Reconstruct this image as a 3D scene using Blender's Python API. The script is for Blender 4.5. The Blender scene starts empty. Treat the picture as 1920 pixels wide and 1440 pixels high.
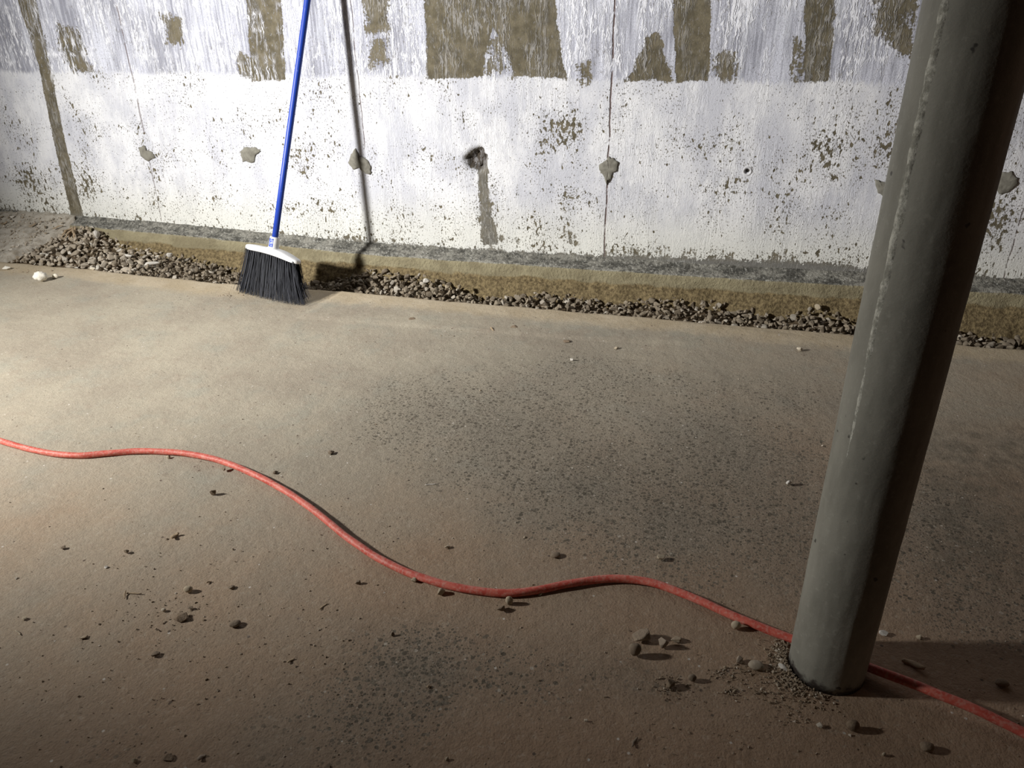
import bpy, bmesh, math, random
import numpy as np
from mathutils import Vector, Matrix

C = bpy.context.scene.collection
scene = bpy.context.scene
rng = np.random.default_rng(7)
random.seed(7)

# ------------------------------------------------------------------ camera, world, light, exposure
F, PITCH, ROLL, YAW, EYE = 1442.0, math.radians(26.8), math.radians(-0.8), math.radians(16.1), 1.0
CAMR = (Matrix.Rotation(YAW, 3, 'Z') @ Matrix.Rotation(math.pi/2-PITCH, 3, 'X') @ Matrix.Rotation(ROLL, 3, 'Z'))
cd = bpy.data.cameras.new('camera'); cam = bpy.data.objects.new('camera', cd); C.objects.link(cam)
cd.sensor_width = 36; cd.lens = 36*F/1920; cd.clip_start = 0.02
cam.matrix_world = Matrix.Translation((0, 0, EYE)) @ CAMR.to_4x4()
scene.camera = cam

w = bpy.data.worlds.new('basement_gloom'); scene.world = w; w.use_nodes = True
w.node_tree.nodes['Background'].inputs[0].default_value = (1.0, 0.60, 0.42, 1)
w.node_tree.nodes['Background'].inputs[1].default_value = 0.015

LAMP = Vector((-2.92, 0.30, 1.36))
ld = bpy.data.lights.new('work_lamp', 'SPOT'); lo = bpy.data.objects.new('work_lamp', ld); C.objects.link(lo)
ld.energy = 505; ld.color = (1.0, 0.985, 0.955); ld.shadow_soft_size = 0.09
ld.spot_size = math.radians(98); ld.spot_blend = 1.0
lo.location = LAMP
lo.rotation_euler = (Vector((-1.58, 2.07, 0.60))-LAMP).to_track_quat('-Z', 'Y').to_euler()

# added fill spot beside the work lamp, a narrower beam brightening the wall's middle
l3 = bpy.data.lights.new('wall_fill_spot', 'SPOT'); h3 = bpy.data.objects.new('wall_fill_spot', l3); C.objects.link(h3)
l3.energy = 225; l3.color = (1.0, 0.985, 0.965); l3.shadow_soft_size = 0.09
l3.spot_size = math.radians(58); l3.spot_blend = 1.0
h3.location = LAMP+Vector((0.03, 0, 0.03))
h3.rotation_euler = (Vector((-0.70, 2.80, 0.58))-LAMP).to_track_quat('-Z', 'Y').to_euler()
# a weak warm bulb farther down the basement to the right, low and reddish
l2 = bpy.data.lights.new('warm_bulb', 'POINT'); b2 = bpy.data.objects.new('warm_bulb', l2); C.objects.link(b2)
l2.energy = 3.2; l2.color = (1.0, 0.66, 0.47); l2.shadow_soft_size = 0.05
b2.location = (2.2, 1.42, 0.95)

vs = scene.view_settings
vs.view_transform = 'Standard'; vs.look = 'None'; vs.gamma = 1.0; vs.use_curve_mapping = False
vs.exposure = 0.0

# ------------------------------------------------------------------ helpers
YW = 2.80                                   # wall face
def ray(px, py):
    return CAMR @ Vector(((px-960)/F, -(py-720)/F, -1.0))
def on_floor(px, py, z=0.0):
    d = ray(px, py); k = (z-EYE)/d.z
    return Vector((d.x*k, d.y*k, z))
def on_wall(px, py, y=YW):
    d = ray(px, py); k = y/d.y
    return Vector((d.x*k, y, EYE+d.z*k))
def proj(p):
    q = CAMR.transposed() @ (Vector(p)-Vector((0, 0, EYE)))
    return (960+F*q.x/-q.z, 720-F*q.y/-q.z, -q.z)

def mesh_obj(name, verts, faces, mat=None, parent=None, smooth=True):
    me = bpy.data.meshes.new(name)
    me.from_pydata([tuple(map(float, v)) for v in verts], [], [tuple(map(int, f)) for f in faces]); me.update()
    if smooth: me.shade_smooth()
    if mat: me.materials.append(mat)
    o = bpy.data.objects.new(name, me); C.objects.link(o)
    if parent: o.parent = parent
    return o
def tag(o, label=None, cat=None, group=None, kind=None):
    if label: o['label'] = label
    if cat: o['category'] = cat
    if group: o['group'] = group
    if kind: o['kind'] = kind
    return o
def empty(name, loc=(0, 0, 0)):
    o = bpy.data.objects.new(name, None); C.objects.link(o); o.location = loc; o.empty_display_size = 0.05
    return o
def attr(o, name, vals):
    a = o.data.attributes.new(name, 'FLOAT', 'POINT'); a.data.foreach_set('value', np.asarray(vals, dtype=np.float32))

def vnoise(x, y, seed=0):                    # smooth value noise on numpy arrays, about -1..1
    x = np.asarray(x, float); y = np.asarray(y, float)
    xi = np.floor(x).astype(np.int64); yi = np.floor(y).astype(np.int64); fx = x-xi; fy = y-yi
    fx = fx*fx*(3-2*fx); fy = fy*fy*(3-2*fy)
    def h(a, b):
        n = (a*374761393 + b*668265263 + seed*1442695041) & 0x7fffffff
        n = ((n ^ (n >> 13))*1274126177) & 0x7fffffff
        return ((n ^ (n >> 16)) & 0xffff)/32767.5-1
    return (h(xi, yi)*(1-fx)+h(xi+1, yi)*fx)*(1-fy)+(h(xi, yi+1)*(1-fx)+h(xi+1, yi+1)*fx)*fy
def fbm(x, y, seed=0, n=3):
    s = 0; a = 1
    for i in range(n):
        s = s+a*vnoise(np.asarray(x)*2**i, np.asarray(y)*2**i, seed+i*17); a *= .5
    return s/1.75
def inside(px, py, poly):                    # signed distance to a polygon, positive inside
    poly = np.asarray(poly, float); d = np.full(px.shape, 1e9); ins = np.zeros(px.shape, bool)
    for i in range(len(poly)):
        ax, ay = poly[i]; bx, by = poly[(i+1) % len(poly)]
        ex, ey = bx-ax, by-ay; t = np.clip(((px-ax)*ex+(py-ay)*ey)/(ex*ex+ey*ey+1e-12), 0, 1)
        d = np.minimum(d, np.hypot(px-ax-t*ex, py-ay-t*ey))
        c = ((ay > py) != (by > py)) & (px < ex*(py-ay)/(ey+1e-12)+ax)
        ins ^= c
    return np.where(ins, d, -d)

class NT:
    def __init__(s, name):
        s.m = bpy.data.materials.new(name); s.m.use_nodes = True; s.t = s.m.node_tree; s.n = s.t.nodes; s.l = s.t.links
        s.b = s.n['Principled BSDF']; s.tc = s.n.new('ShaderNodeTexCoord'); s.P = s.tc.outputs['Object']
    def put(s, sock, v):
        if hasattr(v, 'default_value') or hasattr(v, 'is_output'): s.l.new(v, sock)
        elif isinstance(v, (tuple, list)): sock.default_value = tuple(v)+(1,) if len(v) == 3 and len(sock.default_value) == 4 else v
        else: sock.default_value = v
    def math(s, op, a, b=0.0, c=0.0, clamp=False):
        n = s.n.new('ShaderNodeMath'); n.operation = op; n.use_clamp = clamp
        s.put(n.inputs[0], a); s.put(n.inputs[1], b); s.put(n.inputs[2], c); return n.outputs[0]
    def add(s, a, b): return s.math('ADD', a, b)
    def mul(s, a, b): return s.math('MULTIPLY', a, b)
    def sub(s, a, b): return s.math('SUBTRACT', a, b)
    def mx(s, a, b): return s.math('MAXIMUM', a, b)
    def inv(s, a): return s.math('SUBTRACT', 1.0, a)
    def step(s, v, lo, hi, a=0.0, b=1.0):
        n = s.n.new('ShaderNodeMapRange'); n.interpolation_type = 'SMOOTHSTEP'
        for i, q in enumerate((v, lo, hi, a, b)): s.put(n.inputs[i], q)
        return n.outputs[0]
    def scale(s, v, k, loc=(0, 0, 0)):
        n = s.n.new('ShaderNodeMapping'); s.put(n.inputs['Vector'], v); n.inputs['Scale'].default_value = k; n.inputs['Location'].default_value = loc
        return n.outputs[0]
    def noise(s, v, sc, det=2.0, rough=.5, dist=0.0):
        n = s.n.new('ShaderNodeTexNoise'); s.put(n.inputs['Vector'], v)
        n.inputs['Scale'].default_value = sc; n.inputs['Detail'].default_value = det; n.inputs['Roughness'].default_value = rough; n.inputs['Distortion'].default_value = dist
        return n.outputs[0]
    def vor(s, v, sc, feat='F1', rnd=1.0):
        n = s.n.new('ShaderNodeTexVoronoi'); n.feature = feat; s.put(n.inputs['Vector'], v)
        n.inputs['Scale'].default_value = sc; n.inputs['Randomness'].default_value = rnd
        return n.outputs
    def mix(s, f, a, b, mode='MIX'):
        n = s.n.new('ShaderNodeMix'); n.data_type = 'RGBA'; n.blend_type = mode
        s.put(n.inputs[0], f); s.put(n.inputs[6], a); s.put(n.inputs[7], b); return n.outputs[2]
    def attr(s, name):
        n = s.n.new('ShaderNodeAttribute'); n.attribute_name = name; return n.outputs['Fac']
    def sep(s, v):
        n = s.n.new('ShaderNodeSeparateXYZ'); s.put(n.inputs[0], v); return n.outputs
    def bump(s, h, dist, strength=1.0, prev=None):
        n = s.n.new('ShaderNodeBump'); s.put(n.inputs['Height'], h); n.inputs['Distance'].default_value = dist; n.inputs['Strength'].default_value = strength
        if prev is not None: s.l.new(prev, n.inputs['Normal'])
        return n.outputs[0]
    def out(s, col, rough=.9, normal=None, spec=.3, metal=0.0):
        s.put(s.b.inputs['Base Color'], col); s.put(s.b.inputs['Roughness'], rough); s.put(s.b.inputs['Metallic'], metal)
        s.put(s.b.inputs['Specular IOR Level'], spec)
        if normal is not None: s.l.new(normal, s.b.inputs['Normal'])
        return s.m
    def rnd(s):
        oi = s.n.new('ShaderNodeObjectInfo'); g = s.n.new('ShaderNodeNewGeometry')
        return s.math('FRACT', s.add(oi.outputs['Random'], g.outputs['Random Per Island']))

# ------------------------------------------------------------------ materials
def mat_wall():
    t = NT('limewashed_concrete'); P = t.P; x, y, z = t.sep(P)
    n1 = t.noise(P, 28, 4, .6); n2 = t.noise(P, 130, 3, .6)
    st = t.noise(t.scale(P, (1, 1, .045)), 95, 4, .6)          # tall thin drips
    st2 = t.noise(t.scale(P, (1, 1, .10), (3, 0, 1)), 38, 3, .55)
    rag = t.add(t.mul(t.sub(n1, .5), 1.1), t.add(t.mul(t.sub(n2, .5), .8), t.mul(t.sub(st, .5), .9)))
    bare = t.step(t.add(t.attr('bare'), rag), .42, .58)
    # thin wobbly drips: level lines of a stretched noise
    wv = t.n.new('ShaderNodeCombineXYZ'); t.put(wv.inputs[0], t.add(x, t.mul(t.sub(t.noise(P, 30, 3, .6), .5), .022))); t.put(wv.inputs[2], z)
    def veins(fr, sz, lo, hi, off):
        n = t.noise(t.scale(wv.outputs[0], (1, 1, sz), (off, 0, off)), fr, 2, .5)
        r = t.math('ABSOLUTE', t.sub(n, .5)); return t.step(r, hi, lo)
    dr = t.mx(veins(55, .09, .004, .030, 0), t.mx(veins(34, .06, .003, .018, 5), veins(80, .14, .006, .034, 9)))
    dr = t.mul(dr, t.step(t.noise(t.scale(P, (1, 1, .35)), 13, 3, .6), .38, .56))
    grain = t.noise(P, 210, 3, .7)
    run = t.mul(dr, t.attr('runs'))
    fleck = t.mul(t.step(t.noise(t.scale(P, (1, 1, .6)), 120, 3, .6, .6), .60, .66), .8)
    bare = t.mul(bare, t.inv(t.mx(t.mul(run, .9), t.mul(fleck, t.add(.08, t.mul(t.attr('runs'), .55))))))
    zz = t.add(z, t.add(t.mul(t.sub(st, .5), .07), t.mul(t.sub(t.noise(P, 3.5, 2), .5), .035)))
    up = t.step(zz, .728, .748)
    low = t.noise(t.scale(P, (1, 1, .6)), 7, 5, .65)
    # lower coat
    cl = t.mix(t.step(low, .36, .64), (.56, .57, .625), (.75, .755, .78))
    cl = t.mix(t.mul(t.step(st2, .5, .68), .30), cl, (.81, .815, .83))
    cl = t.mix(t.mul(t.step(t.noise(t.scale(P, (1, 1, .5)), 60, 5, .7), .50, .68), .50), cl, (.54, .545, .58))
    cl = t.mix(t.mul(t.step(grain, .55, .72), .42), cl, (.45, .45, .47))
    cl = t.mix(t.mul(dr, t.step(low, .45, .62, .05, .40)), cl, (.87, .875, .89))
    cl = t.mix(t.mul(t.step(t.noise(t.scale(P, (1, 1, .35), (7, 0, 2)), 24, 5, .7), .54, .66), .5), cl, (.50, .51, .56))
    cl = t.mix(t.mul(t.step(z, .36, .14), .7), cl, t.mix(grain, (.62, .62, .55), (.80, .80, .73)))
    # thin upper coat: dull blue grey with white runs
    th = t.noise(t.scale(P, (1, 1, .3), (0, 0, 4)), 6, 4, .65)
    cu = t.mix(t.step(t.add(t.mul(st, .6), t.mul(th, .6)), .48, .72), (.27, .275, .325), (.62, .635, .72))
    cu = t.mix(t.mul(t.step(grain, .48, .66), .5), cu, (.22, .22, .24))
    cu = t.mix(t.mul(t.step(st2, .54, .66), .35), cu, (.70, .72, .78))
    cu = t.mix(t.mul(dr, .9), cu, (.84, .85, .90))
    paint = t.mix(up, cl, cu)
    # pocks where the paint has flaked
    pv = t.noise(t.scale(P, (1, 1, .62)), 75, 2, .5)
    pd = t.noise(P, 6.5, 3, .6, .4)
    pock = t.step(t.add(pv, t.add(t.mul(t.sub(pd, .5), .50), t.mul(t.attr('spk'), .15))), .675, .72)
    p2 = t.noise(t.scale(P, (1, 1, .8)), 190, 1, .5)
    pock = t.mx(pock, t.mul(t.step(t.add(p2, t.add(t.mul(t.sub(pd, .5), .40), t.mul(t.attr('spk'), .10))), .655, .71), .75))
    pock = t.mul(pock, t.inv(t.mul(up, .6)))
    bare = t.mx(bare, pock)
    cb = t.mix(t.step(n1, .35, .65), (.098, .084, .054), (.168, .145, .098))
    cb = t.mix(t.mul(t.attr('grey'), .85), cb, t.mix(n2, (.10, .10, .095), (.27, .265, .25)))
    cb = t.mix(t.mul(t.step(n2, .62, .74), .25), cb, (.34, .33, .29))
    cb = t.mix(t.mul(t.step(grain, .45, .7), .4), cb, (.10, .09, .07))
    cb = t.mix(t.attr('dark'), cb, (.045, .035, .028))
    col = t.mix(bare, paint, cb)
    # shrinkage cracks
    wob = t.mul(t.sub(t.noise(P, 9, 4, .6), .5), .016)
    crack = None
    for x0, wd, z0, z1, k in ((-.438, .0022, .10, 1.2, .9), (-1.388, .0013, .47, 1.2, .75), (-2.392, .0026, .48, 1.2, .6), (-2.40, .0016, .13, .40, .55), (.905, .002, .1, .8, .6)):
        d = t.math('ABSOLUTE', t.add(t.sub(x, x0), wob))
        c = t.mul(t.step(d, wd*1.7, wd*.6), k)
        c = t.mul(c, t.mul(t.step(z, z0, z0+.03), t.step(z, z1+.03, z1)))
        crack = c if crack is None else t.mx(crack, c)
    crack = t.mul(crack, t.step(t.noise(P, 16, 3, .7), .34, .46))
    col = t.mix(crack, col, (.10, .055, .045))
    h = t.add(t.mul(t.inv(bare), .8), t.add(t.add(t.mul(dr, t.add(.30, t.mul(up, .55))), t.mul(grain, .45)), t.add(t.mul(n2, .7), t.mul(crack, -1.5))))
    return t.out(col, .88, t.bump(h, .0026, .75), .25)

def mat_floor():
    t = NT('dusty_ground_concrete'); P = t.P
    n1 = t.noise(P, 3.2, 5, .6); n2 = t.noise(P, 22, 4, .65); n3 = t.noise(P, 240, 3, .6); n4 = t.noise(t.scale(P, (1, 1, 1), (5, 2, 0)), 7, 4, .6)
    base = t.mix(t.step(n1, .32, .68), (.335, .290, .225), (.415, .370, .285))
    base = t.mix(t.mul(t.step(n4, .5, .68), .5), base, (.335, .325, .265))
    base = t.mix(t.mul(t.step(n2, .5, .72), .35), base, (.30, .235, .18))
    base = t.mix(t.step(t.add(t.attr('dirt'), t.mul(t.sub(n1, .5), .9)), .25, .85), base, t.mix(n2, (.33, .225, .145), (.40, .285, .195)))  # warm tint of the dimmer floor, put into the base colour
    ag = t.attr('agg')
    base = t.mix(t.mul(ag, .7), base, t.mix(n4, (.20, .185, .145), (.235, .20, .16)))
    base = t.mix(t.step(t.add(t.attr('slab_shade'), t.mul(t.sub(n2, .5), .8)), .3, .8), base, t.mix(n4, (.118, .107, .08), (.155, .136, .102)))  # darker slab patches with shade put into the colour
    for sc, lo, hi, dens, off in ((70, .28, .34, .46, 0), (120, .30, .38, .46, 3), (205, .30, .40, .50, 8)):
        v = t.vor(t.scale(P, (1, 1, 1), (off, off*.7, 0)), sc)
        d, c = v['Distance'], v['Color']
        r, g, b = t.sep(c)
        m = t.mul(t.step(t.add(d, t.add(t.mul(t.sub(n2, .5), .3), t.mul(g, .12))), hi+.05, lo+.05), t.step(t.add(r, t.mul(t.sub(ag, .5), 1.1)), 1.0-dens+.02, 1.0-dens+.12))
        m = t.mul(m, t.step(t.add(ag, t.mul(t.sub(n4, .5), .9)), .18, .5))
        stc = t.mix(b, (.085, .074, .056), (.18, .155, .118))
        stc = t.mix(t.step(g, .93, .97), stc, (.45, .40, .33))
        base = t.mix(t.mul(m, .85), base, stc)
    sand = t.step(t.add(t.attr('sand'), t.mul(t.sub(n2, .5), .5)), .3, .7)
    base = t.mix(sand, base, t.mix(t.step(n4, .35, .65), (.44, .36, .245), (.51, .43, .31)))
    # white lime crumbs and scuffs
    sp = t.vor(P, 55); r, g, b = t.sep(sp['Color'])
    base = t.mix(t.mul(t.step(sp['Distance'], .16, .09), t.step(r, .93, .95)), base, (.62, .57, .50))
    sp = t.vor(t.scale(P, (1, 1, 1), (2, 7, 0)), 48); r, g, b = t.sep(sp['Color'])
    base = t.mix(t.mul(t.step(sp['Distance'], .17, .10), t.step(r, .90, .93)), base, (.14, .105, .08))
    base = t.mix(t.mul(t.step(n3, .45, .75), .3), base, (.20, .165, .13))
    n5 = t.noise(P, 85, 4, .7)
    base = t.mix(t.mul(t.step(n5, .52, .70), .38), base, t.mix(.5, base, (.13, .10, .075)))
    base = t.mix(t.mul(t.step(n5, .46, .32), .22), base, (.55, .50, .41))
    h = t.add(t.mul(n3, .30), t.add(t.mul(n5, .35), t.add(t.mul(n2, .9), t.mul(n4, 1.0))))
    return t.out(base, .92, t.bump(h, .0042, .8), .18)

def mat_footing():
    t = NT('olive_footing_concrete'); P = t.P; x, y, z = t.sep(P)
    n1 = t.noise(P, 14, 4, .6); n2 = t.noise(P, 90, 4, .65)
    face = t.mix(t.step(n1, .35, .65), (.215, .185, .115), (.295, .26, .165))
    soil = t.mix(t.step(n2, .3, .7), (.09, .066, .034), (.26, .20, .105))
    col = t.mix(t.step(t.add(t.attr('soil'), t.mul(t.sub(n1, .5), 1.2)), .35, .65), face, soil)
    led = t.mix(t.step(t.add(t.mul(n2, .5), t.mul(t.noise(t.scale(P, (.5, 1, 1)), 30, 4, .65), .6)), .44, .68), (.075, .073, .064), (.28, .27, .235))
    led = t.mix(t.mul(t.step(t.noise(P, 110, 4, .7), .56, .66), .6), led, (.55, .545, .50))
    col = t.mix(t.step(t.add(t.attr('ledge'), t.mul(t.sub(n1, .5), .7)), .4, .6), col, led)
    col = t.mix(t.mul(t.step(t.add(t.attr('lip'), t.mul(t.sub(n2, .5), .9)), .5, .8), .5), col, (.46, .44, .36))
    return t.out(col, .92, t.bump(t.add(n1, t.mul(n2, 1.2)), .007, .9), .2)

def mat_stone(name, a, b, pale, bump=.0012, sc=90, dust=.4):
    t = NT(name); r = t.rnd(); n = t.noise(t.P, sc, 4, .65)
    c = t.mix(r, a, b)
    c = t.mix(t.step(t.math('FRACT', t.mul(r, 7.3)), .80, .97), c, pale)
    c = t.mix(t.mul(t.step(n, .45, .7), dust), c, pale)
    return t.out(c, .9, t.bump(n, bump, .9), .2)

def mat_plain(name, col, rough=.5, spec=.5, col2=None, sc=80, bump=0.0, stretch=(1, 1, 1)):
    t = NT(name); n = t.noise(t.scale(t.P, stretch), sc, 4, .6)
    c = t.mix(t.step(n, .4, .7), col, col2 or tuple(q*.85 for q in col))
    return t.out(c, rough, t.bump(n, bump, .6) if bump else None, spec)

M = {}
M['wall'] = mat_wall(); M['floor'] = mat_floor(); M['footing'] = mat_footing()
M['gravel'] = mat_stone('river_gravel', (.17, .135, .095), (.27, .225, .165), (.40, .36, .30))
M['gravel_pale'] = mat_stone('dusty_lit_pale_gravel', (.30, .245, .175), (.44, .385, .31), (.58, .54, .47))  # pale from dust, with the strong light on the heap put into the colour
M['white_stone'] = mat_stone('white_limestone', (.58, .55, .50), (.66, .62, .55), (.74, .72, .68))
M['tan_stone'] = mat_stone('tan_pebble', (.40, .335, .24), (.44, .37, .27), (.52, .46, .36))
M['brown_stone'] = mat_stone('brown_pebble', (.20, .155, .11), (.23, .18, .13), (.32, .26, .2))
M['mud'] = mat_stone('dried_mud', (.21, .155, .105), (.25, .19, .13), (.34, .27, .2), .0025, 140, .5)
M['mortar_lump'] = mat_stone('pale_mortar_lump', (.72, .66, .54), (.76, .70, .58), (.82, .78, .68), .003, 110)
M['bed'] = mat_plain('damp_trench_soil', (.085, .062, .038), .95, .1, (.13, .095, .06), 60, .004)
M['bank'] = mat_plain('dirt_bank_soil', (.44, .405, .345), .95, .1, (.27, .235, .185), 34, .010)
M['wood'] = mat_plain('dry_wood', (.38, .29, .19), .8, .2, (.24, .175, .11), 60, .0008, (1, 1, 6))
M['mortar'] = mat_plain('grey_patching_mortar', (.235, .225, .19), .92, .15, (.17, .16, .135), 60, .002)
M['crumb'] = mat_stone('crumbs', (.22, .165, .11), (.34, .27, .19), (.56, .50, .41), .0005, 200)
M['unseen_ceiling'] = mat_plain('unseen_ceiling_dark', (.10, .075, .05), .9, .2, (.06, .045, .03), 20)
M['white_plastic'] = mat_plain('white_plastic', (.80, .80, .80), .38, .5, (.70, .70, .69), 25)
M['bristle'] = None
M['blue'] = None

# ------------------------------------------------------------------ setting: wall
xs = np.concatenate([np.arange(-4.8, -3.3, .1), np.arange(-3.3, 1.25, .0075), np.arange(1.25, 2.45, .1)])
zs = np.concatenate([np.array([-.25, -.1, 0.0]), np.arange(.05, 1.10, .0075), np.arange(1.12, 2.41, .16)])
X, Z = np.meshgrid(xs, zs); XF, ZF = X.ravel(), Z.ravel()
def wpoly(pts): return [(on_wall(*p).x, on_wall(*p).z) for p in pts]
def wmask(pts, soft): return np.clip(.5+inside(XF, ZF, wpoly(pts))/(2*soft), 0, 1)
bare = np.zeros_like(XF); grey = np.zeros_like(XF); dark = np.zeros_like(XF); spk = np.zeros_like(XF); runs = np.zeros_like(XF)
for pts, soft, k in (
    ([(20, -40), (58, -40), (92, 120), (118, 250), (158, 412), (136, 412), (98, 250), (72, 120)], .007, 1.25),      # board joint
    ([(70, 60), (84, 60), (100, 150), (90, 150)], .02, .8),
    ([(458, -60), (524, -60), (536, 150), (472, 152)], .010, 1.1),
    ([(440, 100), (472, 100), (474, 150), (448, 150)], .02, .75),
    ([(100, 40), (150, 55), (172, 132), (140, 140), (112, 100)], .03, .85),
    ([(300, 25), (340, 30), (350, 85), (312, 85)], .035, .75),
    ([(676, -60), (728, -60), (735, 60), (685, 70)], .03, .80),
    ([(685, 70), (735, 60), (738, 130), (690, 130)], .03, .62),
    ([(794, -60), (1034, -60), (1050, 90), (1062, 146), (965, 140), (950, 95), (925, 50), (912, 95), (905, 143), (802, 149)], .012, 1.2),
    ([(905, 60), (965, 60), (965, 145), (905, 145)], .03, .55),
    ([(1075, 118), (1108, 118), (1110, 158), (1085, 158)], .03, .75),
    ([(1212, 70), (1235, 60), (1262, 152), (1168, 152), (1190, 130)], .016, 1.0),
    ([(1262, -60), (1332, -60), (1330, 150), (1268, 154)], .012, 1.1),
    ([(1334, 95), (1385, 95), (1385, 152), (1334, 152)], .03, .75),
    ([(1512, -60), (1570, -60), (1555, 152), (1508, 154)], .014, 1.15),
    ([(1490, 70), (1512, 70), (1512, 158), (1490, 158)], .03, .75),
    ([(1620, -60), (1735, -60), (1725, 130), (1680, 110), (1630, 60)], .05, .72),
    ([(894, 306), (914, 306), (917, 380), (938, 460), (904, 460), (900, 380)], .012, 1.0),                         # stain below the broken tie
    ([(1060, 430), (1075, 430), (1085, 462), (1055, 462)], .02, .6),
    ([(1180, 455), (1330, 462), (1500, 470), (1500, 485), (1180, 482)], .03, .50),
    ([(930, 440), (985, 446), (985, 460), (930, 458)], .02, .6),
):
    bare = np.maximum(bare, wmask(pts, soft)*k)
zb_x = [-4, -3.1, -2.4, -1.37, -.5, .26, .9, 2]; zb_z = [.14, .133, .112, .104, .115, .146, .137, .137]
zb = np.interp(XF, zb_x, zb_z)
edge = np.clip((zb-ZF)/.035+.5, 0, 1.6)
bare = np.maximum(bare, edge); grey = np.maximum(grey, np.clip(edge*1.2, 0, 1))
hole = wmask([(871, 297), (885, 283), (902, 276), (912, 292), (910, 312), (897, 320), (880, 314)], .010)
bare = np.maximum(bare, hole*1.3); dark = np.clip(hole*1.3-.15, 0, 1)*.85
grey = np.maximum(grey, wmask([(894, 306), (914, 306), (917, 380), (938, 460), (904, 460), (900, 380)], .02)*.6)
def blob(px, py, rx, rz):
    c = on_wall(px, py); return np.exp(-((XF-c.x)/rx)**2-((ZF-c.z)/rz)**2)
for px, py, rx, rz, k in ((265, 260, .06, .13, .9), (290, 350, .05, .12, .8), (160, 330, .06, .12, 1.0), (620, 270, .09, .16, .5), (560, 290, .10, .12, .8), (1060, 240, .10, .10, 1.0),
                          (1080, 360, .12, .12, .8), (1400, 350, .10, .12, .6), (1480, 350, .12, .14, .7), (1560, 290, .10, .14, .8), (1660, 280, .05, .12, .6), (580, 390, .15, .05, .8),
                          (60, 330, .10, .10, 1.0), (420, 390, .15, .06, .8), (905, 390, .06, .14, .5), (1880, 400, .10, .12, .7)):
    spk = np.maximum(spk, blob(px, py, rx, rz)*k)
spk = np.maximum(spk, np.clip((zb+.06-ZF)/.07, 0, 1)*1.0)
runs = np.clip(wmask([(60, -60), (300, -60), (300, 160), (60, 160)], .05)+wmask([(440, -60), (540, -60), (540, 160), (440, 160)], .05)*.6+.25, 0, 1)
tie = on_wall(1401, 321)
dep = hole*.028*(1+.5*vnoise(XF*90, ZF*90, 3)) + .014*np.clip(1.25-np.hypot(XF-tie.x, ZF-tie.z)/.009, 0, 1)
YY = YW + dep + .0022*fbm(XF*3.1, ZF*3.1, 5)
nx, nz = len(xs), len(zs)
idx = np.arange(nx*nz).reshape(nz, nx)
faces = np.stack([idx[:-1, :-1], idx[:-1, 1:], idx[1:, 1:], idx[1:, :-1]], -1).reshape(-1, 4).tolist()
verts = np.stack([XF, YY, ZF], -1).tolist()
nb = len(verts)
verts += [(-4.8, YW+.2, -.25), (2.35, YW+.2, -.25), (2.35, YW+.2, 2.40), (-4.8, YW+.2, 2.40)]
faces.append((nb+3, nb+2, nb+1, nb))
wall = mesh_obj('wall_back', verts, faces, M['wall'])
for nm, a in (('bare', bare), ('grey', grey), ('dark', dark), ('spk', spk), ('runs', runs)):
    attr(wall, nm, np.concatenate([a, np.zeros(4)]))
tag(wall, 'limewashed concrete wall with bare streaks and grey tie patches', kind='structure')

def patch(pts, name, mat, thick=.006, label=None):
    """an irregular lump of patching mortar smeared over a form tie"""
    P2 = np.array(wpoly(pts)); c = P2.mean(0); out = []
    for i in range(len(P2)):                       # denser, ragged outline
        a, b = P2[i], P2[(i+1) % len(P2)]
        for k in range(4):
            q = a+(b-a)*k/4; out.append(q+rng.normal(0, .0016, 2))
    out = np.array(out); n = len(out); rings = ((1.0, 0.0), (.97, .6), (.86, .95), (.5, 1.15))
    v = []; f = []
    for s, d in rings:
        for q in out:
            p = c+(q-c)*s
            v.append((p[0], YW-.0012*0-d*thick*(1+.35*vnoise(p[0]*120, p[1]*120, 9))+(.003 if d == 0 else 0), p[1]))
    v.append((c[0], YW-thick*1.1, c[1]))
    for r in range(3):
        for i in range(n): f.append((r*n+i, r*n+(i+1) % n, (r+1)*n+(i+1) % n, (r+1)*n+i))
    for i in range(n): f.append((3*n+i, 3*n+(i+1) % n, 4*n))
    o = mesh_obj(name, v, f, mat, wall)
    if label: o['label'] = label
    return o
patch([(260, 276), (272, 272), (276, 280), (287, 285), (293, 294), (279, 303), (265, 294)], 'mortar_patch', M['mortar'])
patch([(450, 284), (458, 276), (478, 275), (490, 283), (480, 290), (478, 305), (456, 303)], 'mortar_patch', M['mortar'])
patch([(653, 305), (658, 288), (668, 278), (672, 290), (686, 296), (697, 312), (696, 327), (686, 326), (674, 314), (662, 318)], 'mortar_patch', M['mortar'])
patch([(1122, 309), (1136, 302), (1140, 293), (1152, 296), (1161, 304), (1158, 318), (1150, 324), (1145, 337), (1137, 347), (1131, 328), (1124, 322)], 'mortar_patch', M['mortar'])
patch([(1640, 335), (1650, 340), (1670, 345), (1665, 372), (1646, 362)], 'mortar_patch', M['mortar'])
patch([(1874, 322), (1896, 322), (1908, 332), (1907, 346), (1890, 360), (1872, 366), (1866, 345)], 'mortar_patch', M['mortar'])
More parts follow.
